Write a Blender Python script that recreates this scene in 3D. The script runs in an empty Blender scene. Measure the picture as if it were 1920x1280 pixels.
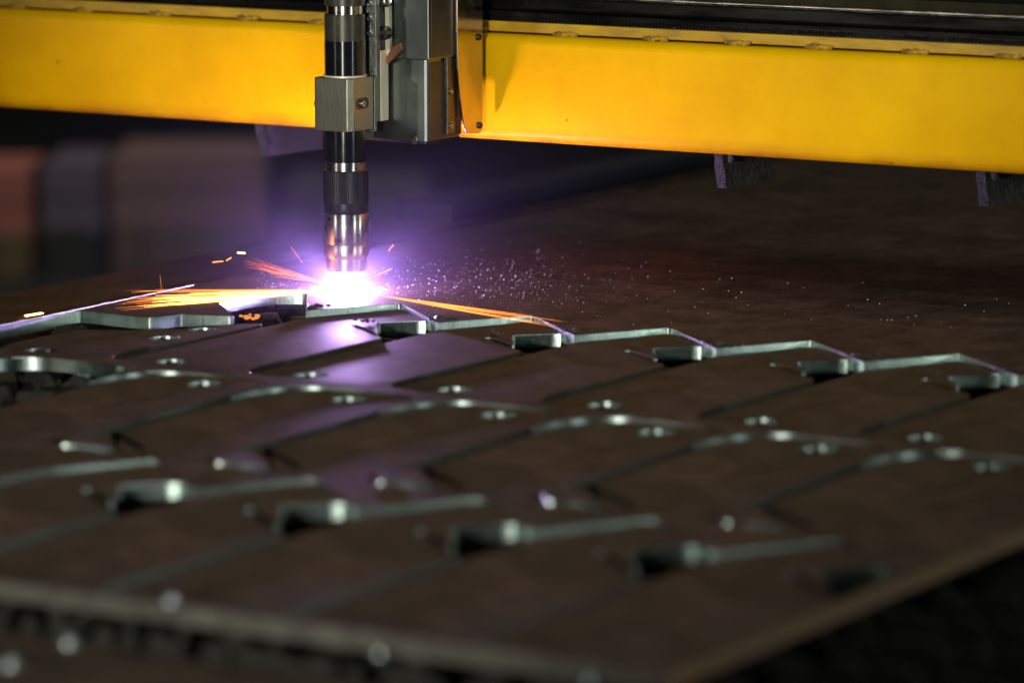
import bpy, bmesh, math, random
from mathutils import Vector, Matrix
from mathutils.noise import noise as pnoise
random.seed(7)
scene = bpy.context.scene
COL = scene.collection

# ------------------------------------------------------------------ camera
FPX = 8017.84                                   # focal length in photo pixels (1920 wide)
CAM = Vector((2.84939, -4.27520, 0.75))         # the arc on the sheet is the origin, metres
F_ = Vector((-0.51532, 0.84269, -0.15595))
R_ = Vector((0.85323, 0.52153, -0.001318))
U_ = Vector((-0.080221, 0.133741, 0.987764))
cd = bpy.data.cameras.new('camera')
cam = bpy.data.objects.new('camera', cd); COL.objects.link(cam)
cd.sensor_width = 36.0; cd.lens = FPX / 1920 * 36
cd.clip_start = 0.1; cd.clip_end = 200
cam.matrix_world = Matrix(((R_.x, U_.x, -F_.x, CAM.x), (R_.y, U_.y, -F_.y, CAM.y), (R_.z, U_.z, -F_.z, CAM.z), (0, 0, 0, 1)))
cd.dof.use_dof = True; cd.dof.focus_distance = 5.14; cd.dof.aperture_fstop = 2.9
scene.camera = cam

def ray(p): return F_ * FPX + R_ * (p[0] - 960) - U_ * (p[1] - 640)
def onz(p, z=0.0): d = ray(p); return CAM + d * ((z - CAM.z) / d.z)
def ony(p, y): d = ray(p); return CAM + d * ((y - CAM.y) / d.y)
def onx(p, x): d = ray(p); return CAM + d * ((x - CAM.x) / d.x)
def ond(p, dep): d = ray(p); return CAM + d * (dep / FPX)

# ------------------------------------------------------------------ light
world = bpy.data.worlds.new('World'); scene.world = world; world.use_nodes = True
bgn = world.node_tree.nodes['Background']
bgn.inputs[0].default_value = (0.55, 0.75, 0.70, 1); bgn.inputs[1].default_value = 0.012
scene.view_settings.view_transform = 'Standard'; scene.view_settings.look = 'None'
scene.view_settings.exposure = 0.0; scene.view_settings.gamma = 1.0

def area(name, loc, target, power, size, col, sy=None):
    l = bpy.data.lights.new(name, 'AREA'); l.energy = power; l.color = col
    l.shape = 'RECTANGLE'; l.size = size; l.size_y = sy or size
    o = bpy.data.objects.new(name, l); COL.objects.link(o); o.location = loc
    o.rotation_euler = (Vector(target) - Vector(loc)).to_track_quat('-Z', 'Y').to_euler()
    return o
def spot(name, loc, target, power, deg, blend, radius, col):
    l = bpy.data.lights.new(name, 'SPOT'); l.energy = power; l.color = col
    l.spot_size = math.radians(deg); l.spot_blend = blend; l.shadow_soft_size = radius
    o = bpy.data.objects.new(name, l); COL.objects.link(o); o.location = loc
    o.rotation_euler = (Vector(target) - Vector(loc)).to_track_quat('-Z', 'Y').to_euler()
    return o
spot('hall_lamp_left', (-1.9, -4.7, 0.85), (0.70, -0.1, 0.12), 200, 21, 1.0, 0.14, (1.0, 0.94, 0.80))
spot('hall_lamp_far_left', (-3.4, -3.3, 1.2), (-0.36, 0.19, 0.16), 300, 8, 1.0, 0.12, (1.0, 0.90, 0.70))
spot('hall_lamp_front', (1.95, -5.15, 0.55), (0.38, -0.45, 0.07), 700, 20, 1.0, 0.07, (1.0, 0.99, 0.88))
area('hall_lamp_right', (4.5, -0.95, 0.42), (0.6, -0.4, 0.0), 25, 0.16, (0.86, 1.0, 0.95))
area('added_lamp_far_right', (4.1, 1.4, 0.26), (0.7, -0.6, 0.0), 17, 0.10, (0.9, 1.0, 0.97))  # small lamp added for bright glints on the notch corners
area('added_lamp_back', (-3.4, 3.2, 2.6), (-4.0, 5.0, -0.8), 42, 0.6, (1.0, 0.9, 0.78))  # lamp added to brighten the crates
area('hall_lamp_overhead', (0.7, -0.9, 4.2), (0.6, -0.2, 0), 27, 0.4, (0.86, 1.0, 0.92), 2.0)
area('hall_lamp_high_front', (0.9, -3.0, 3.4), (0.6, -0.2, 0), 24, 0.35, (0.95, 1.0, 0.92))

scene.cycles.use_denoising = True
scene.cycles.volume_bounces = 0
scene.cycles.max_bounces = 6
scene.cycles.sample_clamp_indirect = 6

# ------------------------------------------------------------------ materials
def mat(name):
    m = bpy.data.materials.new(name); m.use_nodes = True
    return m, m.node_tree.nodes, m.node_tree.links, m.node_tree.nodes['Principled BSDF']
def coords(N, L, scale=(1, 1, 1), kind='Object'):
    t = N.new('ShaderNodeTexCoord'); mp = N.new('ShaderNodeMapping'); mp.inputs['Scale'].default_value = scale
    L.new(t.outputs[kind], mp.inputs['Vector']); return mp.outputs[0]
def noise(N, L, vec, scale, detail=4, rough=0.55):
    n = N.new('ShaderNodeTexNoise'); n.inputs['Scale'].default_value = scale
    n.inputs['Detail'].default_value = detail; n.inputs['Roughness'].default_value = rough
    L.new(vec, n.inputs['Vector']); return n.outputs['Fac']
def ramp(N, L, fac, stops):
    r = N.new('ShaderNodeValToRGB')
    while len(r.color_ramp.elements) < len(stops): r.color_ramp.elements.new(0.5)
    for e, (p, c) in zip(r.color_ramp.elements, stops): e.position = p; e.color = (*c, 1) if len(c) == 3 else c
    L.new(fac, r.inputs[0]); return r.outputs[0]
def bump(N, L, P, h, dist, strength=1.0):
    b = N.new('ShaderNodeBump'); b.inputs['Distance'].default_value = dist; b.inputs['Strength'].default_value = strength
    L.new(h, b.inputs['Height']); L.new(b.outputs[0], P.inputs['Normal'])
def g(v): return (v, v, v)

def simple(name, c1, c2, metal, r1, r2, nscale=30, scale=(1, 1, 1), bmp=0.0, coat=0.0, kind='Object', spec=0.5):
    m, N, L, P = mat(name)
    v = coords(N, L, scale, kind); f = noise(N, L, v, nscale)
    L.new(ramp(N, L, f, [(0.3, c1), (0.7, c2)]), P.inputs['Base Color'])
    L.new(ramp(N, L, f, [(0.3, g(r1)), (0.7, g(r2))]), P.inputs['Roughness'])
    P.inputs['Metallic'].default_value = metal; P.inputs['Coat Weight'].default_value = coat
    P.inputs['Specular IOR Level'].default_value = spec
    if bmp: bump(N, L, P, noise(N, L, v, nscale * 4), bmp)
    return m

def scale_steel():
    m, N, L, P = mat('mill_scale')
    v = coords(N, L, (1, 1, 1)); big = noise(N, L, v, 7, 6, 0.6); fine = noise(N, L, v, 260, 3); 
    vs = coords(N, L, (14, 1.2, 1)); st = noise(N, L, vs, 6, 5, 0.6)
    mix = N.new('ShaderNodeMath'); mix.operation = 'MULTIPLY_ADD'; mix.inputs[1].default_value = 0.35
    L.new(st, mix.inputs[0]); 
    m2 = N.new('ShaderNodeMath'); m2.operation = 'MULTIPLY'; m2.inputs[1].default_value = 0.65; L.new(big, m2.inputs[0]); L.new(m2.outputs[0], mix.inputs[2])
    L.new(ramp(N, L, mix.outputs[0], [(0.30, (0.046, 0.030, 0.021)), (0.5, (0.078, 0.048, 0.035)), (0.68, (0.118, 0.066, 0.048))]), P.inputs['Base Color'])
    L.new(ramp(N, L, mix.outputs[0], [(0.3, g(0.58)), (0.7, g(0.78))]), P.inputs['Roughness'])
    P.inputs['Specular IOR Level'].default_value = 0.07
    bcol = P.inputs['Base Color'].links[0].from_socket
    vsp = coords(N, L, (1, 1, 1)); sp = noise(N, L, vsp, 120, 2, 0.5); blot = noise(N, L, vsp, 22, 5, 0.7)
    v3 = coords(N, L, (1, 40, 1)); v3.node.inputs['Rotation'].default_value = (0, 0, 0.9); scr = noise(N, L, v3, 5, 2, 0.4)
    def mul(a_, fac_, stops):
        mx = N.new('ShaderNodeMix'); mx.data_type = 'RGBA'; mx.blend_type = 'MULTIPLY'; mx.inputs['Factor'].default_value = 1
        L.new(a_, mx.inputs['A']); L.new(ramp(N, L, fac_, stops), mx.inputs['B']); return mx.outputs['Result']
    c_ = mul(bcol, sp, [(0.30, g(0.35)), (0.38, g(1.0))]); c_ = mul(c_, blot, [(0.35, g(0.62)), (0.6, g(1.12))]); c_ = mul(c_, scr, [(0.70, g(1.0)), (0.76, g(1.5))])
    L.new(c_, P.inputs['Base Color'])
    bump(N, L, P, fine, 0.0004, 0.7)
    return m
def cut_face():
    m, N, L, P = mat('plasma_cut_face')
    v = coords(N, L, (1, 1, 0.02)); st = noise(N, L, v, 420, 3, 0.7)
    v2 = coords(N, L, (1, 1, 1)); b = noise(N, L, v2, 60)
    L.new(ramp(N, L, b, [(0.3, (0.21, 0.265, 0.245)), (0.7, (0.35, 0.42, 0.395))]), P.inputs['Base Color'])
    bc = P.inputs['Base Color'].links[0].from_socket
    mx = N.new('ShaderNodeMix'); mx.data_type = 'RGBA'; mx.blend_type = 'MULTIPLY'; mx.inputs['Factor'].default_value = 1
    L.new(bc, mx.inputs['A']); L.new(ramp(N, L, st, [(0.35, g(0.45)), (0.6, g(1.1))]), mx.inputs['B']); L.new(mx.outputs['Result'], P.inputs['Base Color'])
    P.inputs['Metallic'].default_value = 1.0; P.inputs['Roughness'].default_value = 0.235
    bump(N, L, P, st, 0.0005, 0.25)
    return m
def paint():
    m, N, L, P = mat('yellow_paint')
    v = coords(N, L); big = noise(N, L, v, 5, 6, 0.65); fine = noise(N, L, v, 300, 2); spots = noise(N, L, v, 55, 2)
    c = ramp(N, L, big, [(0.3, (0.62, 0.325, 0.0003)), (0.7, (0.78, 0.445, 0.0005))])
    mx = N.new('ShaderNodeMix'); mx.data_type = 'RGBA'
    L.new(ramp(N, L, spots, [(0.73, g(0)), (0.76, g(0.75))]), mx.inputs['Factor']); L.new(c, mx.inputs['A']); mx.inputs['B'].default_value = (0.10, 0.05, 0.01, 1)
    # mottled reddish darkening along the lower edge of the painted tube
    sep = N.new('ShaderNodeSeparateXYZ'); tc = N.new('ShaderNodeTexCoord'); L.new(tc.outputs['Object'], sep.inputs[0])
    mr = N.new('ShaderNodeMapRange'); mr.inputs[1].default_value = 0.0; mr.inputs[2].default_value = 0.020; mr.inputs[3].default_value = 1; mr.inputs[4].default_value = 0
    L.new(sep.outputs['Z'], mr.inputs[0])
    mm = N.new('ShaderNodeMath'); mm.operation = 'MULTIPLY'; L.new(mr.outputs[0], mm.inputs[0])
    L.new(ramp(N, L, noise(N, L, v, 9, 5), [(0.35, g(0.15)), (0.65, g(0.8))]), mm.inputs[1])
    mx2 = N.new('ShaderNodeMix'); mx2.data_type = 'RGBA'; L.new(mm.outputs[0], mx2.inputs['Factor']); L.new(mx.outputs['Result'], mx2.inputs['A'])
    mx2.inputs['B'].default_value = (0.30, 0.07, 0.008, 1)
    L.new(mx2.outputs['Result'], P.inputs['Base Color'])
    P.inputs['Roughness'].default_value = 0.42; P.inputs['Coat Weight'].default_value = 0.0; P.inputs['Specular IOR Level'].default_value = 0.05
    bump(N, L, P, fine, 0.0003, 0.5)
    return m
def emit(name, col, s):
    m = bpy.data.materials.new(name); m.use_nodes = True; N = m.node_tree.nodes; L = m.node_tree.links
    N.remove(N['Principled BSDF']); e = N.new('ShaderNodeEmission'); e.inputs[0].default_value = (*col, 1); e.inputs[1].default_value = s
    L.new(e.outputs[0], N['Material Output'].inputs[0]); return m

def turned(name, c1, c2, metal, rough, aniso, spec=0.5):
    m, N, L, P = mat(name); v = coords(N, L, (1, 1, 1)); f = noise(N, L, v, 90, 3)
    L.new(ramp(N, L, f, [(0.3, c1), (0.7, c2)]), P.inputs['Base Color'])
    L.new(ramp(N, L, f, [(0.3, g(rough * .85)), (0.7, g(rough * 1.15))]), P.inputs['Roughness'])
    P.inputs['Metallic'].default_value = metal; P.inputs['Specular IOR Level'].default_value = spec
    P.inputs['Anisotropic'].default_value = aniso; P.inputs['Anisotropic Rotation'].default_value = 0.25
    t = N.new('ShaderNodeTangent'); t.direction_type = 'RADIAL'; t.axis = 'Z'; L.new(t.outputs[0], P.inputs['Tangent'])
    return m

M = {}
M['scale'] = scale_steel(); M['cut'] = cut_face(); M['yellow'] = paint()
M['rim'] = simple('rusty_rolled_edge', (0.06, 0.025, 0.002), (0.13, 0.055, 0.004), 0.1, 0.5, 0.7, 40)
M['rim_front'] = simple('dull_sheared_edge', (0.06, 0.058, 0.045), (0.11, 0.105, 0.085), 0.4, 0.45, 0.6, 40)
M['yellow_worn'] = simple('worn_yellow_paint', (0.34, 0.18, 0.004), (0.60, 0.35, 0.006), 0, 0.35, 0.6, 45, (0.4, 1, 1), bmp=0.001, coat=0.1)
M['weld'] = simple('painted_weld', (0.08, 0.045, 0.006), (0.62, 0.34, 0.012), 0, 0.25, 0.5, 120, bmp=0.002, coat=0.4)
M['oil_black'] = simple('oily_black', (0.003, 0.003, 0.003), (0.007, 0.0065, 0.005), 0, 0.12, 0.3, 40, (0.2, 1, 1), spec=0.16)
M['grease'] = simple('wet_grease', (0.004, 0.004, 0.003), (0.01, 0.009, 0.006), 0, 0.06, 0.15, 40, coat=1.0)
M['void'] = simple('gap_shade', (0.002, 0.002, 0.002), (0.006, 0.005, 0.003), 0, 0.8, 0.95, 40, spec=0.05)
M['rail'] = simple('ground_steel_rail', (0.5, 0.47, 0.4), (0.7, 0.66, 0.56), 1, 0.16, 0.3, 40)
M['cover_strip'] = simple('dusty_cover_strip', (0.014, 0.012, 0.006), (0.028, 0.024, 0.012), 0, 0.6, 0.8, 60, spec=0.1)
M['brushed'] = simple('brushed_steel', (0.15, 0.165, 0.15), (0.26, 0.27, 0.245), 1, 0.26, 0.40, 60, (30, 30, 1), bmp=0.0002)
M['clamp'] = simple('milled_aluminium', (0.20, 0.20, 0.165), (0.31, 0.305, 0.255), 1, 0.30, 0.40, 60, (30, 30, 0.7), bmp=0.0001)
M['cover'] = simple('sheet_steel_cover', (0.085, 0.10, 0.098), (0.17, 0.19, 0.182), 1, 0.28, 0.42, 14, (1, 1, 0.5), bmp=0.0002)
M['flank_shade'] = simple('flank_shade_dark', (0.022, 0.021, 0.017), (0.05, 0.045, 0.035), 0.3, 0.35, 0.55, 30, (1, 1, 0.3))
M['mirror'] = simple('polished_steel_guard', (0.50, 0.39, 0.30), (0.64, 0.52, 0.42), 1, 0.12, 0.26, 40, (20, 1, 0.5))
M['black_tube'] = turned('black_tube', (0.004, 0.005, 0.007), (0.008, 0.009, 0.012), 0, 0.24, 0.85)
M['grey_sleeve'] = turned('grey_sleeve', (0.05, 0.047, 0.036), (0.085, 0.08, 0.062), 0.5, 0.42, 0.6)
M['knurl'] = turned('black_knurled_ring', (0.012, 0.012, 0.015), (0.022, 0.022, 0.026), 0.2, 0.42, 0.4, 0.3)
M['nozzle'] = turned('turned_steel_cap', (0.50, 0.47, 0.44), (0.62, 0.59, 0.56), 1, 0.30, 0.85)
M['nozzle_pink'] = turned('arc_glare_cap', (0.66, 0.50, 0.48), (0.80, 0.64, 0.62), 1, 0.38, 0.7)  # paler pink base carries the arc's glare on the lower nozzle
M['bead'] = simple('dull_bead', (0.16, 0.18, 0.18), (0.3, 0.32, 0.32), 0.9, 0.25, 0.4, 80)
M['screw'] = simple('zinc_screw', (0.45, 0.45, 0.43), (0.65, 0.65, 0.62), 1, 0.2, 0.35, 80)
M['dark_screw'] = simple('dark_screw', (0.05, 0.045, 0.04), (0.12, 0.11, 0.09), 0.9, 0.25, 0.4, 80)
M['cream'] = simple('cream_rail', (0.62, 0.56, 0.40), (0.80, 0.74, 0.55), 0.3, 0.3, 0.5, 70, (1, 1, 0.4))
M['copper'] = simple('rust_tab', (0.16, 0.06, 0.03), (0.28, 0.11, 0.05), 0.4, 0.4, 0.6, 60)
M['slat'] = simple('burnt_slat', (0.005, 0.005, 0.004), (0.022, 0.020, 0.014), 0.3, 0.4, 0.8, 60, bmp=0.004)
M['dross'] = simple('dross', (0.012, 0.011, 0.010), (0.11, 0.10, 0.085), 0.6, 0.25, 0.6, 300, bmp=0.002)
M['spatter'] = simple('bright_spatter', (0.45, 0.42, 0.45), (0.75, 0.72, 0.75), 0.3, 0.3, 0.5, 900)
M['frame'] = simple('table_frame_rust', (0.022, 0.013, 0.007), (0.07, 0.035, 0.015), 0.2, 0.5, 0.8, 18, bmp=0.002)
M['gusset'] = simple('slag_caked_gusset', (0.006, 0.006, 0.006), (0.05, 0.045, 0.05), 0.3, 0.35, 0.7, 130, bmp=0.004)
M['floor'] = simple('hall_floor', (0.012, 0.012, 0.013), (0.022, 0.022, 0.022), 0, 0.6, 0.8, 2)
M['arc'] = emit('plasma_arc', (0.62, 0.38, 1.0), 3700)
M['spark'] = emit('orange_spark', (1.0, 0.27, 0.045), 3.2)
M['spark_hot'] = emit('hot_yellow_spark', (1.0, 0.45, 0.10), 13)
M['spark_red'] = emit('cool_red_spark', (1.0, 0.20, 0.05), 3)
M['hot_slag'] = emit('glowing_slag', (1.0, 0.34, 0.06), 0.9)

# ------------------------------------------------------------------ helpers
def obj(name, me, m=None, parent=None, loc=None):
    if isinstance(me, bmesh.types.BMesh):
        b = me; me = bpy.data.meshes.new(name); b.normal_update(); b.to_mesh(me); b.free()
    o = bpy.data.objects.new(name, me); COL.objects.link(o)
    if m is not None and not me.materials:
        for x in (m if isinstance(m, (list, tuple)) else [m]): me.materials.append(x)
    if parent: o.parent = parent
    if loc is not None: o.location = loc
    return o
def empty(name, loc):
    o = bpy.data.objects.new(name, None); COL.objects.link(o); o.location = loc; o.empty_display_size = 0.05; return o
def tag(o, label, cat, group=None, kind=None):
    o['label'] = label; o['category'] = cat
    if group: o['group'] = group
    if kind: o['kind'] = kind
    return o
def smooth(o, ang=35):
    me = o.data
    for p in me.polygons: p.use_smooth = True
    b = bmesh.new(); b.from_mesh(me); a = math.radians(ang)
    for e in b.edges:
        if len(e.link_faces) == 2: e.smooth = e.calc_face_angle(0) < a
    b.to_mesh(me); b.free(); return o
def box(b, lo, hi, bev=0.0, segs=2):
    r = bmesh.ops.create_cube(b, size=1); vs = r['verts']
    lo, hi = Vector(lo), Vector(hi)
    for v in vs: v.co = Vector([lo[i] + (v.co[i] + 0.5) * (hi[i] - lo[i]) for i in range(3)])
    if bev:
        es = list({e for v in vs for e in v.link_edges})
        bmesh.ops.bevel(b, geom=es, offset=bev, segments=segs, affect='EDGES', profile=0.5)
    return b
def nb(): return bmesh.new()
def boxo(name, lo, hi, m, parent=None, bev=0.0005):
    # world-space box whose object origin is its base centre
    c = Vector(((lo[0] + hi[0]) / 2, (lo[1] + hi[1]) / 2, lo[2]))
    b = box(nb(), Vector(lo) - c, Vector(hi) - c, bev)
    pl = parent.location if parent else Vector((0, 0, 0))
    return obj(name, b, m, parent, c - pl)
def lathe(prof, seg=64, knurl=None):
    b = nb(); rings = []
    for (r, z) in prof:
        ring = []
        for i in range(seg):
            a = 2 * math.pi * i / seg
            rr = r * (1 - (knurl if (knurl and i % 2) else 0))
            ring.append(b.verts.new((rr * math.cos(a), rr * math.sin(a), z)))
        rings.append(ring)
    for k in range(len(rings) - 1):
        for i in range(seg):
            j = (i + 1) % seg
            b.faces.new((rings[k][i], rings[k][j], rings[k + 1][j], rings[k + 1][i]))
    b.faces.new(list(reversed(rings[0]))); b.faces.new(rings[-1]); return b
def prism(pts, axis, lo, hi, bev=0.0):
    # pts in the two other axes (cyclic order), extruded along axis
    b = nb(); n = len(pts)
    def mk(p, t):
        return {'x': (t, p[0], p[1]), 'y': (p[0], t, p[1]), 'z': (p[0], p[1], t)}[axis]
    A = [b.verts.new(mk(p, lo)) for p in pts]; B = [b.verts.new(mk(p, hi)) for p in pts]
    b.faces.new(A); b.faces.new(list(reversed(B)))
    for i in range(n): b.faces.new((A[i], B[i], B[(i + 1) % n], A[(i + 1) % n]))
    bmesh.ops.recalc_face_normals(b, faces=b.faces)
    if bev: bmesh.ops.bevel(b, geom=list(b.edges), offset=bev, segments=2, affect='EDGES', profile=0.5)
    return b
def poly_mesh(name, loops, z0, z1, bev=0.0004):
    # flat plate from outline loops (the first is the outside, others are holes), extruded
    cu = bpy.data.curves.new(name, 'CURVE'); cu.dimensions = '2D'; cu.fill_mode = 'BOTH'
    cu.extrude = (z1 - z0) / 2 - bev; cu.bevel_depth = bev; cu.bevel_resolution = 0
    for lp in loops:
        s = cu.splines.new('POLY'); s.points.add(len(lp) - 1); s.use_cyclic_u = True
        for p, q in zip(s.points, lp): p.co = (q[0], q[1], 0, 1)
    o = bpy.data.objects.new(name, cu); COL.objects.link(o)
    dg = bpy.context.evaluated_depsgraph_get(); dg.update()
    me = bpy.data.meshes.new_from_object(o.evaluated_get(dg)); bpy.data.objects.remove(o); bpy.data.curves.remove(cu)
    b = bmesh.new(); b.from_mesh(me)
    bmesh.ops.remove_doubles(b, verts=b.verts, dist=1e-6)
    bmesh.ops.recalc_face_normals(b, faces=b.faces)
    zc = (z0 + z1) / 2
    for v in b.verts: v.co.z += zc
    me.materials.clear(); me.materials.append(M['scale']); me.materials.append(M['cut'])
    b.normal_update()
    for f in b.faces: f.material_index = 0 if abs(f.normal.z) > 0.9 else 1; f.smooth = abs(f.normal.z) < 0.2
    for e in b.edges:
        if len(e.link_faces) == 2: e.smooth = e.calc_face_angle(0) < math.radians(38) and all(f.smooth for f in e.link_faces)
    # the cut runs slightly off square: walls lean out towards the underside
    for v in b.verts:
        if v.co.z < zc:
            n_ = Vector((0, 0, 0))
            for f in v.link_faces:
                if abs(f.normal.z) < 0.5: n_ += f.normal
            n_.z = 0
            if n_.length > 1e-6: v.co += n_.normalized() * 0.0009
    b.to_mesh(me); b.free(); me.name = name
    return me
def inset(poly, d):
    n = len(poly); A = sum(poly[i][0] * poly[(i + 1) % n][1] - poly[(i + 1) % n][0] * poly[i][1] for i in range(n))
    s = 1 if A > 0 else -1; out = []
    for i in range(n):
        p0, p1, p2 = Vector(poly[i - 1]), Vector(poly[i]), Vector(poly[(i + 1) % n])
        e1 = (p1 - p0).normalized(); e2 = (p2 - p1).normalized()
        n1 = Vector((-e1.y, e1.x)) * s; n2 = Vector((-e2.y, e2.x)) * s
        m = n1 + n2; k = max(0.35, m.length_squared / 2)
        out.append(tuple(p1 + m * (d / k)))
    return out
def rounded(poly, rad, n=5, closed=True):
    out = []; N_ = len(poly)
    for i in range(N_):
        p0, p1, p2 = Vector(poly[i - 1]), Vector(poly[i]), Vector(poly[(i + 1) % N_])
        if not closed and i in (0, N_ - 1): out.append(tuple(p1)); continue
        a, c = (p0 - p1), (p2 - p1); la, lc = a.length, c.length; a.normalize(); c.normalize()
        ang = math.acos(max(-1, min(1, a.dot(c))))
        if ang > math.radians(160) or min(la, lc) < 0.004: out.append(tuple(p1)); continue
        d = min(rad / math.tan(ang / 2), la * .4, lc * .4); r_ = d * math.tan(ang / 2)
        cen = p1 + (a + c).normalized() * (r_ / math.sin(ang / 2))
        s0 = p1 + a * d - cen; s1 = p1 + c * d - cen
        t0 = math.atan2(s0.y, s0.x); t1 = math.atan2(s1.y, s1.x); dt = (t1 - t0 + math.pi) % (2 * math.pi) - math.pi
        for j in range(n + 1):
            t = t0 + dt * j / n; out.append((cen.x + r_ * math.cos(t), cen.y + r_ * math.sin(t)))
    return out
def clip(poly, xmax=None, xmin=None):
    for lim, sgn in ((xmax, 1), (xmin, -1)):
        if lim is None: continue
        out = []; n = len(poly)
        for i in range(n):
            a, b = poly[i], poly[(i + 1) % n]; ia = sgn * a[0] <= sgn * lim; ib = sgn * b[0] <= sgn * lim
            if ia: out.append(a)
            if ia != ib:
                t = (lim - a[0]) / (b[0] - a[0]); out.append((lim, a[1] + t * (b[1] - a[1])))
        poly = out
    return poly
def blob(rad, squash=(1, 1, 1), sub=2, amp=0.35, fr=2.0, seed=0):
    b = nb(); bmesh.ops.create_icosphere(b, subdivisions=sub, radius=1)
    o = Vector((seed * 3.1, seed * 1.7, seed * 5.3))
    for v in b.verts:
        k = 1 + amp * pnoise(v.co * fr + o)
        v.co = Vector([v.co[i] * k * rad * squash[i] for i in range(3)])
    for f in b.faces: f.smooth = True
    return b

# ------------------------------------------------------------------ the sheet and the nested parts
T = 0.015; PER = 0.1835; X0 = 0.4075
XL, XR, YF, YB = -0.195, 1.306, -1.530, 1.70
def mmx(l): return [(a / 1000, b / 1000) for a, b in l]
NEAR = mmx([(183.5, -470), (181.5, -494), (175, -517), (163, -537), (146, -552), (124, -560.5), (80, -559), (40, -556), (22, -552), (10, -543), (3, -530), (0, -512)])
FULL = mmx([(0, -147), (65, -43), (146, -109.5), (155, -117), (152, -124), (145, -127), (142, -129.4), (108, -157), (163, -239), (92, -181), (88.5, -184.5), (167, -250), (183.5, -262)]) + NEAR
FULL = rounded(FULL, 0.0028)
FAR_OPEN = rounded(mmx([(0, -147), (65, -42), (183.5, -147)]), 0.0045, 6, False)[:-1]          # skeleton side of the far end
BLUNT = [(a, b) if b < -0.1 or a > 0.11 else (a, -0.147 + (b + 0.147) * 0.25) for a, b in FULL]
FAR_BLUNT = [(a, -0.147 + (b + 0.147) * 0.25) for a, b in FAR_OPEN]
ORG = (PER / 2, -0.30)
def local(poly): return [(a - ORG[0], b - ORG[1]) for a, b in poly]
HOLE_C = (0.069, -0.511)
def circle(c, r, n=40): return [(c[0] + r * math.cos(2 * math.pi * i / n), c[1] + r * math.sin(2 * math.pi * i / n)) for i in range(n)]
hole = circle(HOLE_C, 0.0205)
PART = inset(FULL, 0.0017)
part_me = poly_mesh('cut_part', [local(PART), local(hole)], -T, 0)
PART2 = inset(BLUNT, 0.0017)
part2_me = poly_mesh('cut_part', [local(PART2), local(hole)], -T, 0)
MX, MY = 0.540, -0.570          # row two is row one turned by half a turn about this point
DX3, DY3 = 0.164, -0.972         # row three is row one shifted

def far_open(ks, dx, dy, shape=None):
    pts = []
    for k in ks: pts += [(X0 + dx + k * PER + a, b + dy) for a, b in (shape or FAR_OPEN)]
    pts.append((X0 + dx + (ks[-1] + 1) * PER, -0.147 + dy)); return pts
def near_open(ks, dx, dy):
    pts = []
    for k in reversed(ks): pts += [(X0 + dx + k * PER + a, b + dy) for a, b in NEAR]
    return pts
K1 = list(range(-3, 4))
open1 = far_open(K1, 0, 0) + near_open(K1, 0, 0)
K2 = list(range(-3, 5))          # turned copies, counted along the turned axis
open2 = [(2 * MX - a, 2 * MY - b) for a, b in far_open(K2, 0, 0, FAR_BLUNT) + near_open(K2, 0, 0)]
open2 = clip(open2, xmax=1.297, xmin=-0.188)
K3 = list(range(-1, 4))
YN3 = -1.514
open3 = clip(far_open(K3, DX3, DY3), xmax=1.297)
open3 = open3[:-1] + [(1.297, open3[-1][1]), (1.297, YN3), (X0 + DX3 + K3[0] * PER, YN3)]
# left-hand end of row one: an odd-shaped opening along the sheet rim
LEFT_FAR = rounded(mmx([(-189, -283), (-84, -288), (-70, -246), (-6, -228), (-84, -150), (-88, -96), (-74, -44), (-46, -25), (-34, -34), (40.5, -147)]), 0.004, 5, False)[:-1]
K1b = [k for k in K1 if k > -3]
n3 = [(X0 - 3 * PER + a, b) for a, b in NEAR]
open1 = LEFT_FAR + far_open(K1b, 0, 0) + near_open(K1b, 0, 0) + n3[:9] + mmx([(-145, -549), (-189, -546)])
PART_A = rounded(mmx([(-150, -340), (-86, -326), (-40, -300), (-8, -262), (10, -236), (34, -226), (40.5, -240)]) + n3[:7] + mmx([(-66, -514), (-126, -523), (-150, -470)]), 0.004)
sheet_me = poly_mesh('steel_sheet', [[(XL, YF), (XR, YF), (XR, YB), (XL, YB)], open1, open2, open3], -T, 0)
sheet_me.materials.append(M['rim']); sheet_me.materials.append(M['rim_front'])
for p_ in sheet_me.polygons:
    c_ = p_.center
    if p_.material_index == 1 and (c_.x > XR - .0012 or c_.x < XL + .0012 or c_.y < YF + .0012): p_.material_index = 3 if c_.y < YF + .0012 else 2
sheet = obj('steel_sheet', sheet_me)
tag(sheet, 'large dark brown steel sheet with rows of nested parts cut out of it', 'steel sheet')

b = nb(); prev = None
for i in range(120):
    y = -0.50 + 0.45 * i / 119; r_ = 0.0012 * (1 + 0.7 * pnoise(Vector((y * 60, 3, 1)))); ring = []
    for j in range(6):
        a = math.pi * j / 3; ring.append(b.verts.new((XL + 0.0025 + r_ * math.cos(a), y, 0.0006 + 0.0006 * pnoise(Vector((y * 45, 7, 2))) + r_ * math.sin(a))))
    if prev:
        for j in range(6): b.faces.new((prev[j], ring[j], ring[(j + 1) % 6], prev[(j + 1) % 6]))
    prev = ring
for f in b.faces: f.smooth = True
obj('lit_edge_bead', b, M['spatter'], sheet)  # pale bead added to draw the arc-lit line on the sheet edge

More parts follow.
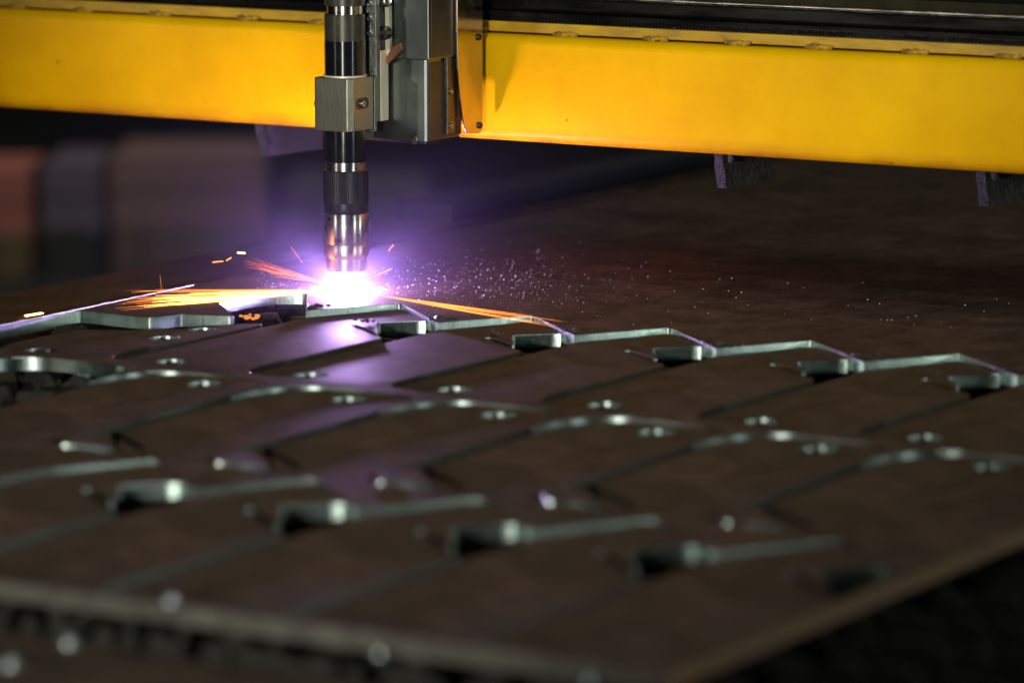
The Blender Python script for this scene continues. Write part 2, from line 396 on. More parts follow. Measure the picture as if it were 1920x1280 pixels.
def place(name, me, base, drop, slope, rz, tiltx=0.0):
    o = obj(name, me); o.location = (base[0], base[1], drop)
    o.rotation_euler = (tiltx, -slope, rz); return o
ORD = ['first', 'second', 'third', 'fourth', 'fifth', 'sixth', 'seventh', 'eighth']
G1 = 'cut parts in the row along the torch side'; G2 = 'cut parts in the middle row, turned end for end'; G3 = 'cut parts in the row along the front edge'
for k in K1:
    x = X0 + k * PER + ORG[0]
    if k == -3:
        pa = [(a - x, b - ORG[1]) for a, b in inset(PART_A, 0.0017)]
        hs = [[(a - x, b - ORG[1]) for a, b in circle(c, r)] for c, r in (((-0.003, -0.294), .017), ((0.0, -0.372), .0195), ((X0 - 3 * PER + 0.069, -0.511), .0205))]
        o = place('cut_part', poly_mesh('cut_part', [pa] + hs, -T, 0), (x, ORG[1]), -0.0085, 0.040, 0, -0.008); lab = 'cut steel part lying sunken and tilted at the sheet edge under the orange sparks'
    elif k == -2: o = place('cut_part', part_me, (x, ORG[1]), -0.0050, 0.030, 0, -0.004); lab = 'cut steel part just in front of the arc, its top lit violet'
    else: o = place('cut_part', part_me, (x, ORG[1]), -0.0048 + random.uniform(-.0006, .0006), 0.034 + random.uniform(-.004, .004), 0, -0.006); lab = ORD[k + 1] + ' cut part along the row of notched tips, counted from the spark jet'
    tag(o, lab, 'steel part', G1)
for k in K2:
    x = 2 * MX - (X0 + k * PER + ORG[0]); y = 2 * MY - ORG[1]
    if abs(x - 0.0247) < 0.03: continue               # this one has fallen through: an empty opening
    me = part2_me
    if x + PER / 2 > 1.297 or x - PER / 2 < -0.188:
        pl = [(p[0] + ORG[0] - ORG[0], p[1]) for p in local(PART2)]
        pl = clip(pl, xmin=x - 1.2955) if x > 0.5 else clip(pl, xmax=x + 0.1865)
        if x < 0: continue
        me = poly_mesh('cut_part', [pl], -T, 0)
        o = place('cut_part', me, (x, y), -0.003, -0.02, math.pi); tag(o, 'narrow cut strip of steel between the middle row and the sheet rim', 'steel part', G2)
        continue
    o = place('cut_part', me, (x, y), -0.0048 + random.uniform(-.0008, .0008), -0.030 + random.uniform(-.006, .006), math.pi, -0.0075)
    tag(o, ORD[int(round((x - 0.208) / PER))] + ' cut part of the middle row, counted from the empty opening', 'steel part', G2)
FULL3 = [p for p in FULL if p[1] > -0.3] + mmx([(183.5, YN3 * 1000 - DY3 * 1000), (0, YN3 * 1000 - DY3 * 1000)])
P3 = inset(FULL3, 0.0017)
me3 = poly_mesh('cut_part', [local(P3)], -T, 0)
for k in K3:
    x = X0 + DX3 + k * PER + ORG[0]; y = ORG[1] + DY3
    if x + PER / 2 > 1.297:
        me = poly_mesh('cut_part', [clip(local(P3), xmax=1.2955 - x)], -T, 0)
        o = place('cut_part', me, (x, y), -0.003, 0.02, 0); tag(o, 'cut steel part at the near right corner, cropped by the sheet edge', 'steel part', G3)
    else:
        o = place('cut_part', me3, (x, y), -0.0042 + random.uniform(-.0006, .0006), 0.029, 0, 0.002)
        tag(o, ORD[len(K3) - 2 - (k - K3[0])] + ' cut part of the front row beside the cropped corner part, counted from it', 'steel part', G3)

# slugs left tilted in the notches of the middle row
slug = [(106, -160), (150, -124), (176, -165), (176, -236), (166, -236)]
slug = rounded(inset(mmx(slug), 0.0025), 0.004)
slug_me = poly_mesh('notch_slug', [[(a - 0.128, b + 0.142) for a, b in slug]], -0.012, 0.0)
ns = 0
for k in K2:
    cx_, cy_ = 2 * MX - (X0 + k * PER + 0.128), 2 * MY + 0.142
    if not (0.15 < cx_ < 1.29): continue
    o = obj('notch_slug', slug_me); o.location = (cx_, cy_, 0.0005)
    ax = Vector((-0.64, -0.77, 0))          # hinge line runs along the near edge
    q = Matrix.Rotation(math.radians(7 + random.uniform(-2, 2)), 4, ax.cross(Vector((0, 0, 1))))
    o.rotation_mode = 'QUATERNION'; o.rotation_quaternion = (q.to_3x3() @ Matrix.Rotation(math.pi, 3, 'Z')).to_quaternion()
    tag(o, 'small tilted slug in the ' + ORD[int(round((cx_ - 0.16) / PER))] + ' middle row notch from the empty opening', 'steel slug', 'slugs in the middle row notches')
# loose scrap fallen in the left opening
sc = poly_mesh('scrap_piece', [mmx([(-60, -70), (55, -60), (62, 40), (-20, 78), (-58, 20)])], -T, 0)
o = obj('scrap_piece', sc); o.location = (-0.075, -0.44, -0.024); o.rotation_euler = (0.02, -0.03, 0.3)
tag(o, 'loose brown offcut dropped low in the opening by the left sheet edge', 'offcut')

# ------------------------------------------------------------------ dross on the cut starts
def dross_cluster(name, c, n, spread, rad, seed):
    rnd = random.Random(seed); b = nb()
    for i in range(n):
        t = blob(rad * rnd.uniform(0.4, 1.2), (1.3, 1.0, 0.7), 1, 0.6, 2.5, seed + i * 7)
        off = Vector((rnd.gauss(0, spread), rnd.gauss(0, spread * 0.6), abs(rnd.gauss(0, rad * 0.5))))
        for v in t.verts: v.co += off
        tmp = bpy.data.meshes.new('t'); t.to_mesh(tmp); t.free(); b.from_mesh(tmp); bpy.data.meshes.remove(tmp)
    for f in b.faces: f.smooth = True
    return obj(name, b, M['dross'], None, c)
for k in range(-3, 4):
    o = dross_cluster('dross_lump', (X0 + k * PER + 0.176, -0.124, 0.001), 14, 0.009, 0.0030, 11 + k * 5)
    tag(o, 'grey crusty dross beside the ' + ORD[k + 3] + ' notched tip, counted from the sheet edge under the sparks', 'dross', 'dross lumps along the far row of tips')
    if k == -3: continue
    o = dross_cluster('dross_lump', (X0 + k * PER + 0.094, -0.163, -0.003), 8, 0.008, 0.0024, 71 + k * 5)
    tag(o, 'thin grey dross crust on the inner lip of the ' + ORD[k + 3] + ' notch from the sparks', 'dross', 'dross on the notch lips')
# glowing slag under two of the notches
def slag(px, z, n, sx, seed):
    c = onz(px, z); rnd = random.Random(seed); b = nb()
    for i in range(n):
        t = blob(rnd.uniform(.0012, .0030), (1.4, 1.1, .8), 1, .6, 2.5, seed + i)
        off = Vector((rnd.uniform(-sx, sx), rnd.uniform(-sx, sx) * .8, rnd.uniform(-.002, .002)))
        for v in t.verts: v.co += off
        tmp = bpy.data.meshes.new('t'); t.to_mesh(tmp); t.free(); b.from_mesh(tmp); bpy.data.meshes.remove(tmp)
    return obj('hot_slag', b, M['hot_slag'], None, c)
tag(slag((742, 612), -0.0125, 22, 0.012, 3), 'glowing orange slag in the notch in front of the arc', 'slag')
tag(slag((470, 594), -0.021, 14, 0.011, 5), 'glowing orange slag below the notch left of the arc', 'slag')

# ------------------------------------------------------------------ cutting table
table = empty('cutting_table', (0.6, -0.2, -0.80))
tag(table, 'rusty cutting table with burnt upright slats under the steel sheet', 'cutting table')
def slat_mesh(seed):
    x = -0.9; top = []; rnd = random.Random(seed)
    while x < 1.05:
        top.append((x, -0.0165)); x += rnd.uniform(.008, .05)
        top.append((x, -0.0165 - rnd.uniform(.0, .006))); x += rnd.uniform(.004, .015)
        top.append((x, -0.0165 - rnd.uniform(.008, .034))); x += rnd.uniform(.006, .03)
    pts = top + [(top[-1][0], -0.13), (top[0][0], -0.13)]
    return prism(pts, 'y', -0.0025, 0.0025)
slat_mes = []
for q in range(6):
    sm = bpy.data.meshes.new('slat'); b_ = slat_mesh(q + 4); b_.to_mesh(sm); b_.free(); sm.materials.append(M['slat']); slat_mes.append(sm)
for i in range(31):
    o = bpy.data.objects.new('slat', slat_mes[i % 6]); COL.objects.link(o); o.parent = table
    o.location = (0.05 + (0.15 if i % 2 else 0) + random.uniform(-.01, .01), -1.36 + i * 0.098, 0.80); o.rotation_euler.z = math.pi if i % 2 else 0
# frame rails
boxo('side_rail', (-0.445, -1.75, -0.16), (-0.31, 1.75, -0.022), M['frame'], table, 0.004)
boxo('side_rail', (1.70, -1.75, -0.16), (1.82, 1.75, -0.022), M['frame'], table, 0.004)
boxo('front_rail', (-0.31, -2.05, -0.17), (1.70, -1.575, -0.030), M['frame'], table, 0.004)
boxo('tray', (-0.31, -1.70, -0.30), (1.70, 1.75, -0.29), M['slat'], table, 0.001)
for x in (-0.38, 1.76):
    for y in (-1.7, 1.7): boxo('leg', (x - .05, y - .05, -0.80), (x + .05, y + .05, -0.16), M['frame'], table, 0.004)
for px in [(130, 1206), (20, 1246)]:  # beads added to give blurred glints on the front rail
    p = onz(px, -0.029); b = blob(0.010, (1, 1, 0.8), 2, 0.1)
    obj('rail_glint_bead', b, M['bead'], table, p - table.location)
for px in [(318, 1128), (710, 1226), (1105, 1277)]:  # beads added as blurred highlights along the sheet's front edge
    p = ony(px, YF - 0.006); o = obj('front_glint_bead', blob(0.008, (1.1, .8, .9), 2, .15, 2, px[0]), M['bead'], None, p)
    tag(o, {318: 'dull bead added for a glint on the front edge near the low rail beads', 710: 'bead added for a glint halfway along the front edge of the sheet', 1105: 'bead added for a glint on the front edge beside the sheet corner'}[px[0]], 'metal bead', 'beads on the front edge')
# slag hanging off the slats, right of the sheet and in the empty opening
b = nb(); rnd = random.Random(21)
for i in range(900):
    if i < 560: p = Vector((rnd.uniform(1.33, 1.62), -1.36 + 0.098 * rnd.randint(0, 9) + rnd.gauss(0, .006), rnd.uniform(-.09, -.02)))
    else: p = Vector((rnd.uniform(-.06, .12), -0.38 - 0.098 * rnd.randint(2, 6) + rnd.gauss(0, .006), rnd.uniform(-.07, -.02)))
    t = blob(rnd.uniform(.0008, .0028), (1, 1, 2.2), 1, .6, 2, i)
    for v in t.verts: v.co += p
    tmp = bpy.data.meshes.new('t'); t.to_mesh(tmp); t.free(); b.from_mesh(tmp); bpy.data.meshes.remove(tmp)
o = obj('slag_crust', b, M['dross'], table, -table.location); o['kind'] = 'stuff'

# ------------------------------------------------------------------ gantry beam
gan = empty('gantry_beam', (0.3, 0.19, 0.172))
tag(gan, 'yellow painted steel gantry beam crossing above the sheet behind the torch', 'beam')
BX0, BX1 = -1.3, 2.0
def rr(y0, y1, z0, z1, r, n=6):
    pts = []
    for cy, cz, a0 in ((y1 - r, z1 - r, 0), (y0 + r, z1 - r, 90), (y0 + r, z0 + r, 180), (y1 - r, z0 + r, 270)):
        for i in range(n + 1):
            a = math.radians(a0 + 90 * i / n); pts.append((cy + r * math.cos(a), cz + r * math.sin(a)))
    return pts
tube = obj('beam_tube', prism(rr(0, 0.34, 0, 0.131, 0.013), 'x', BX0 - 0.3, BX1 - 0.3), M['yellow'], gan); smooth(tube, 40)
obj('top_bar', box(nb(), (BX0 - .3, 0.017, 0.1335), (BX1 - .3, 0.075, 0.146), 0.0012), M['yellow_worn'], gan)
# black strip standing in for shade under the bar, and stitch welds
obj('gap_shade_strip', box(nb(), (BX0 - .3, 0.030, 0.1305), (BX1 - .3, 0.070, 0.134)), M['void'], gan)
wx = []
for px in (30, 155, 300, 465, 600, 745, 890, 1060, 1228, 1382, 1535, 1715, 1890): wx.append(ony((px, 15 + 0.0485 * px), 0.205).x)
for i, x in enumerate(wx):
    b = nb(); rnd = random.Random(i)
    for j in range(9):
        t = blob(rnd.uniform(.0030, .0048), (1.3, .8, 0.9), 2, .5, 2.2, i * 11 + j)
        off = Vector(((j - 4) * .0034 + rnd.uniform(-.001, .001), rnd.uniform(-.001, .001), rnd.uniform(-.0008, .0012)))
        for v in t.verts: v.co += off
        tmp = bpy.data.meshes.new('t'); t.to_mesh(tmp); t.free(); b.from_mesh(tmp); bpy.data.meshes.remove(tmp)
    for f in b.faces: f.smooth = True
    obj('weld_bead', b, M['weld'], gan, (x - 0.3, 0.0155, 0.1335))
rk = obj('rack', box(nb(), (BX0 - .3, 0.024, 0.146), (BX1 - .3, 0.050, 0.158), 0.001), M['oil_black'], gan)
# rack teeth lie face down: a ribbed lower lip
b = nb()
for i in range(700):
    x = BX0 - .3 + i * 0.0047; box(b, (x, 0.0215, 0.1475), (x + .0025, 0.0245, 0.1525 + random.uniform(-.001, .001)))
o = obj('rack_teeth', b, M['oil_black'], rk); o['kind'] = 'stuff'
obj('guide_rail', prism(rr(0.034, 0.052, 0.158, 0.176, 0.004, 4), 'x', BX0 - .3, BX1 - .3), M['oil_black'], gan)
obj('rail_edge', prism(rr(0.040, 0.050, 0.1763, 0.1795, 0.0012, 3), 'x', BX0 - .3, BX1 - .3), M['rail'], gan)
obj('cover_strip', box(nb(), (BX0 - .3, 0.062, 0.146), (BX1 - .3, 0.078, 0.190), 0.001), M['cover_strip'], gan)
# grease droplets catching the light on the bar's upper edge
b = nb(); rnd = random.Random(5)
for i in range(700):
    x = rnd.uniform(0.3, 1.1)
    t = nb(); bmesh.ops.create_icosphere(t, subdivisions=1, radius=rnd.uniform(.0004, .0013))
    for v in t.verts: v.co += Vector((x - .3, 0.0205 + rnd.uniform(-.001, .004), 0.1465 + rnd.uniform(0, .0012)))
    tmp = bpy.data.meshes.new('t'); t.to_mesh(tmp); t.free(); b.from_mesh(tmp); bpy.data.meshes.remove(tmp)
for f in b.faces: f.smooth = True
o = obj('grease_beads', b, M['grease'], gan); o['kind'] = 'stuff'
# gusset plates under the beam, caked with slag
gp = [(0.022, -0.0005), (0.034, -0.044), (0.16, -0.046), (0.16, -0.0005)]
for i, x in enumerate((-0.275, 0.395, 0.742)):
    b = prism(gp, 'x', -0.006, 0.006)
    bmesh.ops.subdivide_edges(b, edges=list(b.edges), cuts=5, use_grid_fill=True)
    for v in b.verts:
        if v.co.z < -0.004: v.co += Vector((1, 1, 1)) * (0.0016 * pnoise(v.co * 130 + Vector((i * 9, 0, 0))))
    obj('gusset', b, M['gusset'], gan, (x - 0.3, 0, 0))
    obj('stub', blob(0.006, (0.7, 0.6, 1.3), 2, .5, 2, i), M['gusset'], gan, (x - 0.3 + 0.017, 0.025, -0.004))

# ------------------------------------------------------------------ torch lifter (carriage)
lif = empty('torch_lifter', (0.03, 0.09, 0.19))
tag(lif, 'bare steel torch carriage with covers, clamp and guard plate on the yellow beam', 'torch carriage')
LL = lif.location
def lp(p): return Vector(p) - LL
ZT = 0.46
# mounting plate behind the torch
boxo('mounting_plate', (-0.026, 0.031, 0.206), (0.0245, 0.040, ZT), M['brushed'], lif)
def screw(p, r, axis, m=M['screw'], parent=lif, name='screw', h=0.003):
    b = lathe([(r, 0), (r, h * .7), (r * .75, h), (r * .5, h), (r * .48, h * .4)], 20)
    rot = {'-y': Matrix.Rotation(math.radians(90), 4, 'X'), '+x': Matrix.Rotation(math.radians(90), 4, 'Y'), '-x': Matrix.Rotation(math.radians(-90), 4, 'Y')}[axis]
    b.transform(rot); o = obj(name, b, m, parent, Vector(p) - parent.location if parent == lif else p); smooth(o, 30); return o
for y in (8, 35, 62): screw(ony((694, y), 0.031), 0.0042, '-y')
# twin cream guide strips
for xa, xb in ((706, 714.5), (722, 730)):
    a = ony((xa, 60), 0.055); c = ony((xb, 60), 0.055); zl = ony((xb, 108), 0.055).z
    b = prism([(a.x, zl + .004), ((a.x + c.x) / 2, zl), (c.x, zl + .004), (c.x, ZT), (a.x, ZT)], 'y', 0.055, 0.061)
    obj('guide_strip', b, M['cream'], lif, -LL)
for px in ((711, 62), (724, 62)): screw(ony(px, 0.0535), 0.0085, '-y', M['dark_screw'], lif, 'knob', 0.008)
for px in ((713, 3), (726, 3)): screw(ony(px, 0.054), 0.007, '-y')
# edge strip under the guides
a = ony((713, 110), 0.048); c = ony((715.5, 226), 0.048)
boxo('edge_strip', (0.0205, 0.041, c.z), (0.0245, 0.058, a.z + .01), M['cream'], lif, 0.0003)
# lower cover box
x1 = ony((801, 200), 0.064).x; zb = ony((745, 268), 0.064).z
boxo('lower_cover', (-0.03, 0.064, zb), (x1, 0.140, 0.34), M['cover'], lif, 0.004)
screw(ony((778, 262), 0.064), 0.0058, '-y', M['dark_screw'])
# upper cover with a chamfered lower left corner
zu = ony((770, 112), 0.058).z; x2 = ony((804, 60), 0.058).x; x3 = ony((716, 120), 0.058).x
b = prism([(x3 + .004, zu - .006), (x3 + .016, zu - .001), (x3 + .024, zu), (x2, zu), (x2, ZT), (x3 + .018, ZT), (x3 + .018, zu + .02), (x3 + .004, zu + .001)], 'y', 0.0575, 0.144, 0.0012)
obj('upper_cover', b, M['cover'], lif, -LL)
b = prism([(x3 + .002, zu - .008), (x3 + .012, zu - .006), (x3 + .032, zu + .012), (x3 + .030, zu + .020), (x3 + .018, zu + .014)], 'y', 0.0535, 0.0572, 0.0004)
obj('rust_tab', b, M['copper'], lif, -LL)
boxo('flank_shade_sheet', (x1, 0.069, zb + .006), (x1 + 0.0012, 0.139, zu - .004), M['flank_shade'], lif, 0.0003)  # thin dark sheets put shade on the cover's right flank
boxo('flank_shade_sheet', (x2, 0.062, zu + .003), (x2 + 0.0012, 0.142, ZT), M['flank_shade'], lif, 0.0003)
# side channel on the cover's right flank
xs = x1 + .0012
boxo('side_channel', (xs, 0.100, zb + .01), (xs + 0.005, 0.118, 0.335), M['dark_screw'], lif, 0.0006)
for z in (ony((836, 172), 0.10).z, ony((836, 237), 0.10).z): screw((xs + .005, 0.106, z), 0.003, '+x')
for z in (ony((852, 5), 0.13).z, ony((852, 55), 0.13).z, ony((852, 90), 0.13).z): screw((x2 + .0012, 0.136, z), 0.003, '+x')
# polished side guard plate
gx = 0.088
def yz(px): p = onx(px, gx); return (p.y, p.z)
pts = [yz(q) for q in ((857, -110), (857.5, 60), (859, 130), (863, 185), (869, 230), (875, 250), (899, 250.5), (904, 245), (905, 232), (905, -110))]
obj('guard_plate', prism(pts, 'x', gx - 0.003, gx, 0.0006), M['mirror'], lif, -LL)
for q in ((897, 70), (898.5, 235)):
    p = onx(q, gx); screw(p, 0.0042, '+x', M['dark_screw'])
# torch clamp block
zc0, zc1 = 0.1985, 0.2625
def cl_pts(o):
    w, f, k = 0.0272, -0.0285, 0.026
    c = 0.006; r = 0.008
    return [(-w + o + .003, f + o), (w - c, f + o), (w - o, f + c), (w - o, k - r), (w - r * .3, k - r * .3), (w - r, k), (-w + .004, k), (-w + o, k - .004), (-w + o, f + o + .003)]
cb = prism(cl_pts(0), 'z', zc0, zc1, 0.0009)
clamp = obj('torch_clamp', cb, M['clamp'], lif, -LL)
boxo('clamp_back', (-0.026, 0.0262, zc0 - .004), (0.0252, 0.0308, zc1 - .002), M['brushed'], lif)
p = onx((674, 195), 0.0272)
bb = prism([(math.cos(a) * .0065 + (0.012 if math.cos(a) > 0 else -0.002), math.sin(a) * .0068) for a in [2 * math.pi * i / 20 for i in range(20)]], 'x', 0, 0.0006)
obj('screw_pocket', bb, M['black_tube'], clamp, (0.0272, p.y + .001, p.z))
sc_ = lathe([(.0042, 0), (.0042, .003), (.0033, .0037), (.002, .0037), (.0019, .001)], 20); sc_.transform(Matrix.Rotation(math.radians(90), 4, 'Y'))
smooth(obj('clamp_screw', sc_, M['screw'], clamp, (0.0275, p.y + .004, p.z)), 30)
sc_ = lathe([(.005, 0), (.005, .003), (.004, .004)], 20); sc_.transform(Matrix.Rotation(math.radians(-90), 4, 'Y'))
smooth(obj('clamp_screw', sc_, M['dark_screw'], clamp, (-0.0268, -0.018, p.z - .002)), 30)

# ------------------------------------------------------------------ plasma torch
tor = empty('plasma_torch', (0, 0, 0.012))
tag(tor, 'upright plasma torch with black barrel, knurled ring and silver nozzle cap', 'torch')
def tp(name, prof, m, seg=64, knurl=None):
    o = obj(name, lathe([(r, z - 0.012) for r, z in prof], seg, knurl), m, tor)
    if not knurl: smooth(o, 40)
    return o
px = 1 / 1545.5
R1, R2 = 38.3 * px, 42.4 * px
tp('nozzle_tip', [(0.0042, 0.0165), (0.0075, 0.0170), (0.0165, 0.0235), (0.0238, 0.0275), (37.6 * px, 0.0295), (37.8 * px, 0.0425)], M['nozzle_pink'])
tp('shield_cap', [(38 * px, 0.0425), (39 * px, 0.0432), (42.2 * px, 0.0475), (42.4 * px, 0.0485), (42.4 * px, 0.0598), (41.9 * px, 0.0602)], M['nozzle_pink'])
cap = tp('retaining_cap', [(41.9 * px, 0.0606), (42.4 * px, 0.0610), (42.4 * px, 0.0968), (41.6 * px, 0.0976)], M['nozzle'])
a = math.radians(-150); hh = lathe([(.0016, 0), (.0016, .0006)], 16)
d = (R_ * -30 * px - F_ * 30 * px); an = math.atan2(d.y, d.x)
hh.transform(Matrix.Rotation(an, 4, 'Z') @ Matrix.Translation((R2 - .0003, 0, 0.092 - .012)) @ Matrix.Rotation(math.radians(90), 4, 'Y'))
obj('cap_hole', hh, M['black_tube'], cap)
tp('plain_band', [(41.3 * px, 0.0976), (41.6 * px, 0.0980), (41.6 * px, 0.1105), (41.4 * px, 0.1108)], M['knurl'])
kn = tp('knurled_ring', [(41.5 * px, 0.1108), (42.4 * px, 0.1122), (42.4 * px, 0.1480), (41 * px, 0.1500)], M['knurl'], 128, 0.016)
tp('steel_collar', [(37.8 * px, 0.1500), (37.8 * px, 0.1600)], M['nozzle'])
tp('lower_barrel', [(38.2 * px, 0.1600), (38.4 * px, 0.1606), (38.4 * px, 0.1985)], M['black_tube'])
tp('bushing', [(R1 + .0006, 0.2622), (R1 + .0016, 0.2626), (R1 + .0016, 0.2645), (R1, 0.2650)], M['cream'])
tp('upper_barrel', [(38.2 * px, 0.1985), (38.4 * px, 0.3060)], M['black_tube'])
tp('grey_sleeve', [(38.0 * px, 0.3060), (38.0 * px, 0.3350), (37.2 * px, 0.3380)], M['grey_sleeve'])
tp('top_ring', [(33 * px, 0.3380), (33 * px, 0.3480)], M['nozzle'])
tp('hose_stub', [(37.2 * px, 0.3480), (37.2 * px, 0.43)], M['grey_sleeve'])

# ------------------------------------------------------------------ arc, sparks, spatter, fume
arc = obj('plasma_arc', lathe([(0.0015, 0.0004), (0.011, 0.0015), (0.0145, 0.005), (0.0125, 0.0095), (0.008, 0.0135), (0.004, 0.0163)], 24), M['arc'])
smooth(arc, 80); tag(arc, 'blinding white violet plasma arc between the nozzle and the sheet', 'plasma arc')

def streak(b, pts, w0, w1):
    prev = None; n = len(pts)
    for i, p in enumerate(pts):
        t = i / (n - 1); w = w0 + (w1 - w0) * t
        if i in (0, n - 1): w *= 0.35
        q = [b.verts.new(p + (R_ * c + U_ * s) * w) for c, s in ((0, 1), (-.3, -.5), (.3, -.5))]
        for v, dz in zip(q, (0, 1, -1)): v.co += F_ * w * dz
        if prev:
            for k in range(3): b.faces.new((prev[k], prev[(k + 1) % 3], q[(k + 1) % 3], q[k]))
        else: b.faces.new(q)
        prev = q
    b.faces.new(list(reversed(prev)))
def arcpts(p0, p1, sag, d0, d1, n=7):
    out = []
    for i in range(n):
        t = i / (n - 1); q = (p0[0] + (p1[0] - p0[0]) * t, p0[1] + (p1[1] - p0[1]) * t + sag * (t * t - t))
        pt = ond(q, d0 + (d1 - d0) * t)
        if pt.z < 0.0006: pt = onz(q, 0.0006 + 0.0008 * random.random())
        out.append(pt)
    return out
D0 = 5.188
def spray(name, gen, n, mt, label, seed):
    random.seed(seed); b = nb()
    for i in range(n):
        p0, p1, sag, dd, w = gen(); streak(b, arcpts(p0, p1, sag, D0 + dd * 0.2, D0 + dd), w * .5 * px, w * 0.28 * px)
    o = obj(name, b, mt); tag(o, label, 'sparks', None, 'stuff'); return o
U = random.uniform
def gA():
    e = U(215, 520); s = U(e + 60, 640); a = U(-.004, .088); y = lambda x: 543 + (640 - x) * a
    return (s, y(s)), (e, y(e) + U(0, 5)), U(-5, 3), U(-.03, .06), U(.5, 1.3)
def gA2():
    e = U(260, 420); s = U(470, 640); a = U(.015, .085); y = lambda x: 543 + (640 - x) * a
    return (s, y(s)), (e, y(e) + U(0, 4)), U(-5, 0), U(-.03, .04), U(.7, 1.5)
def gB():
    e = U(455, 560); s = U(max(e + 30, 560), 625); a = U(.20, .36); y = lambda x: 540 - (640 - x) * a
    return (s, y(s)), (e, y(e) + U(-2, 6)), U(-4, 0), U(-.03, .05), U(.4, .9)
def gC():
    s = U(690, 830); e = U(max(s + 60, 830), 1055); a = U(.135, .172); y = lambda x: 543 + (x - 640) * a
    return (s, y(s)), (e, y(e) + U(-1, 4)), U(-4, 0), U(-.12, 0), U(.45, 1.1)
def gD():
    x = U(230, 520); y = 545 + (640 - x) * U(.01, .07); a = U(-1.3, 1.3); l = U(5, 16)
    return (x, y), (x + l * math.cos(a), y + l * math.sin(a) * .8), 0, U(-.02, .03), U(.35, .6)
spray('spark_spray', gA, 70, M['spark'], 'fan of orange sparks shooting low to the side over the sheet edge', 1)
spray('spark_core', gA2, 30, M['spark_hot'], 'dense bright yellow core of the spark fan over the sheet edge', 2)
spray('rising_sparks', gB, 26, M['spark_red'], 'reddish sparks rising steeply behind the main spark fan', 3)
spray('spark_jet', gC, 26, M['spark'], 'orange spark jet skimming the sheet towards the notched tips', 4)
spray('spark_splinters', gD, 34, M['spark'], 'tiny bouncing spark splinters around the yellow spark fan', 5)
def single(p0, p1, w, mt, label, dd=0.0, z=None):
    a = ond(p0, D0 + dd); c = ond(p1, D0 + dd); o_ = (a + c) / 2
    b = nb(); streak(b, [a + (c - a) * t - o_ for t in (0, .08, .3, .6, .92, 1)], w * px, w * .9 * px)
    o = obj('spark', b, mt, None, o_); tag(o, label, 'spark', 'stray sparks'); return o
single((682, 527), (736, 503), .8, M['spark'], 'long thin orange spark rising from the arc beside the nozzle')
single((728, 471), (738, 459), 1.8, M['spark_red'], 'short thick red spark hanging beside the nozzle cap')
single((398, 492), (419, 490), 1.5, M['spark'], 'dull orange spark lowest of three over the dark table rail')
single((424, 489), (434, 483), 1.7, M['spark'], 'slanting orange spark between two others over the dark table rail')
single((445, 474), (460, 475), 2.2, M['spark_hot'], 'fat yellow spark highest of three over the dark table rail')
single((2, 600), (82, 587), 2.6, M['spark_hot'], 'long thick yellow spark at the outer end of the spark fan', -.03)
single((1573, 677), (1597, 687), 2.8, M['spark'], 'single orange ember beside a notched tip far from the torch', -.32)
single((545, 462), (568, 494), .5, M['spark_red'], 'faint thin spark falling left of the nozzle')
single((300, 515), (303, 546), .6, M['spark'], 'thin upright spark bouncing above the spark fan')

# spatter beads on the sheet right of the arc
random.seed(12); b = nb()
def bead(p, r):
    vs = bmesh.ops.create_icosphere(b, subdivisions=1, radius=r)['verts']
    for v in vs: v.co = Vector((v.co.x * U(.8, 1.6), v.co.y, v.co.z)) + p
for i in range(900):
    while True:
        x = random.gauss(890, 170); y = random.gauss(530, 34)
        if 700 < x < 1500 and 455 < y < 640 and y < 600 + (x - 700) * .05: break
    p = onz((x, y), 0.0)
    if p.x < XL + .01: continue
    z = 0.0004 if random.random() < .8 else U(0, .02)
    bead(onz((x, y), z), min(.0009, .00015 + random.expovariate(1 / .00014)))
for i in range(40):
    bead(onz((U(1250, 1900), U(520, 620)), 0.0004), U(.0003, .0008))
for i in range(160):
    q = (U(480, 690), U(505, 560)); p = onz(q)
    if p.x > XL + .01: bead(p, U(.0003, .0008))
for f in b.faces: f.smooth = True
o = obj('spatter_beads', b, M['spatter']); tag(o, 'glittering metal spatter beads scattered on the sheet behind the arc', 'spatter', None, 'stuff')

# fume volume added for the lens glow round the arc
fm = bpy.data.materials.new('glow_fume'); fm.use_nodes = True; N = fm.node_tree.nodes; L = fm.node_tree.links
N.remove(N['Principled BSDF']); vs_ = N.new('ShaderNodeVolumeScatter'); vs_.inputs['Color'].default_value = (0.72, 0.60, 1.0, 1)
tc = N.new('ShaderNodeTexCoord'); ln = N.new('ShaderNodeVectorMath'); ln.operation = 'LENGTH'; L.new(tc.outputs['Object'], ln.inputs[0])
m1 = N.new('ShaderNodeMath'); m1.operation = 'MULTIPLY'; m1.inputs[1].default_value = -1 / 0.078; L.new(ln.outputs['Value'], m1.inputs[0])
m2 = N.new('ShaderNodeMath'); m2.operation = 'EXPONENT'; L.new(m1.outputs[0], m2.inputs[0])
m3 = N.new('ShaderNodeMath'); m3.operation = 'MULTIPLY'; m3.inputs[1].default_value = 0.52; L.new(m2.outputs[0], m3.inputs[0])
n1 = N.new('ShaderNodeMath'); n1.operation = 'MULTIPLY'; n1.inputs[1].default_value = -1 / 0.016; L.new(ln.outputs['Value'], n1.inputs[0])
n2 = N.new('ShaderNodeMath'); n2.operation = 'EXPONENT'; L.new(n1.outputs[0], n2.inputs[0])
n3_ = N.new('ShaderNodeMath'); n3_.operation = 'MULTIPLY_ADD'; n3_.inputs[1].default_value = 1.6; L.new(n2.outputs[0], n3_.inputs[0]); L.new(m3.outputs[0], n3_.inputs[2]); m3 = n3_
L.new(m3.outputs[0], vs_.inputs['Density'])
L.new(vs_.outputs[0], N['Material Output'].inputs['Volume'])
b = nb(); bmesh.ops.create_icosphere(b, subdivisions=4, radius=0.42)
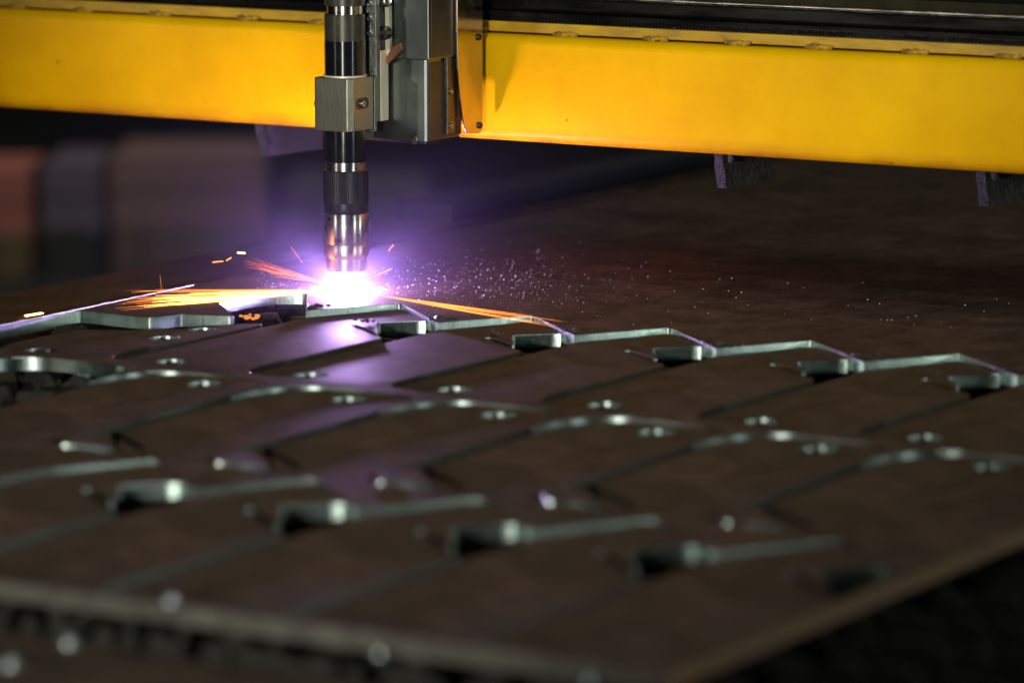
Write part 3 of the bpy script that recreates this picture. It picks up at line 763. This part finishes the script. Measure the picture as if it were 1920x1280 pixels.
o = obj('glow_fume', b, fm, None, (0, 0, 0.012)); tag(o, 'violet lens glow round the arc, made as a thin fume volume', 'fume', None, 'stuff')

# ------------------------------------------------------------------ surroundings
b = box(nb(), (-12, -8, -0.02), (8, 14, 0)); fl = obj('floor', b, M['floor'], None, (0, 0, -0.80)); fl['kind'] = 'structure'
def flat(name, c, r=0.6): return simple(name, tuple(x * .8 for x in c), c, 0, r, r, 3)
def crate(px0, px1, ytop, ybase, depth, m1, m2, label):
    a = onz((px0, ybase), -0.8); c = onz((px1, ybase), -0.8)
    ht = ((ybase - ytop) / FPX) * (a - CAM).length
    w = (c - a).length; t = empty('crate', (a + c) / 2); ang = math.atan2((c - a).y, (c - a).x); t.rotation_euler.z = ang
    n = 3
    for i in range(n):
        obj('board', box(nb(), (-w / 2, 0, ht * i / n + .004), (w / 2, .02, ht * (i + 1) / n - .004), .003), m2 if i == 0 else m1, t)
    obj('body', box(nb(), (-w / 2 + .01, .021, 0), (w / 2 - .01, depth, ht - .006), .003), m1, t)
    for s in (-1, 1): obj('corner_post', box(nb(), (s * (w / 2 - .05) - .03, -.022, 0), (s * (w / 2 - .05) + .03, -.001, ht * .42), .003), m2, t)
    tag(t, label, 'crate', 'crates on the hall floor'); return t
crate(-60, 62, 318, 520, .4, flat('crate_red', (0.42, 0.15, 0.12)), flat('crate_olive', (0.16, 0.12, 0.06)), 'blurred reddish crate on the dark floor')
crate(80, 195, 305, 515, .4, flat('crate_slate', (0.15, 0.12, 0.16)), flat('crate_dark', (0.03, 0.035, 0.025)), 'blurred slate grey crate on the dark floor')
crate(208, 500, 288, 510, .4, flat('crate_brown', (0.24, 0.15, 0.135)), flat('crate_olive_board', (0.14, 0.105, 0.06)), 'blurred wide brown crate on the dark floor')
crate(530, 800, 345, 480, .4, flat('crate_blue', (0.09, 0.09, 0.11)), flat('crate_blue_board', (0.06, 0.06, 0.08)), 'blurred dark blue grey crate behind the torch')
# rail block on the far side of the table
p0 = onx((815, 440), -0.35)
blk = boxo('rail_block', (-0.42, 0.76, -0.06), (-0.33, 1.7, 0.006), flat('rail_block_blue', (0.004, 0.005, 0.009)), None, 0.003)
tag(blk, 'dark blue steel block standing past the sheet edge under the beam', 'steel block')
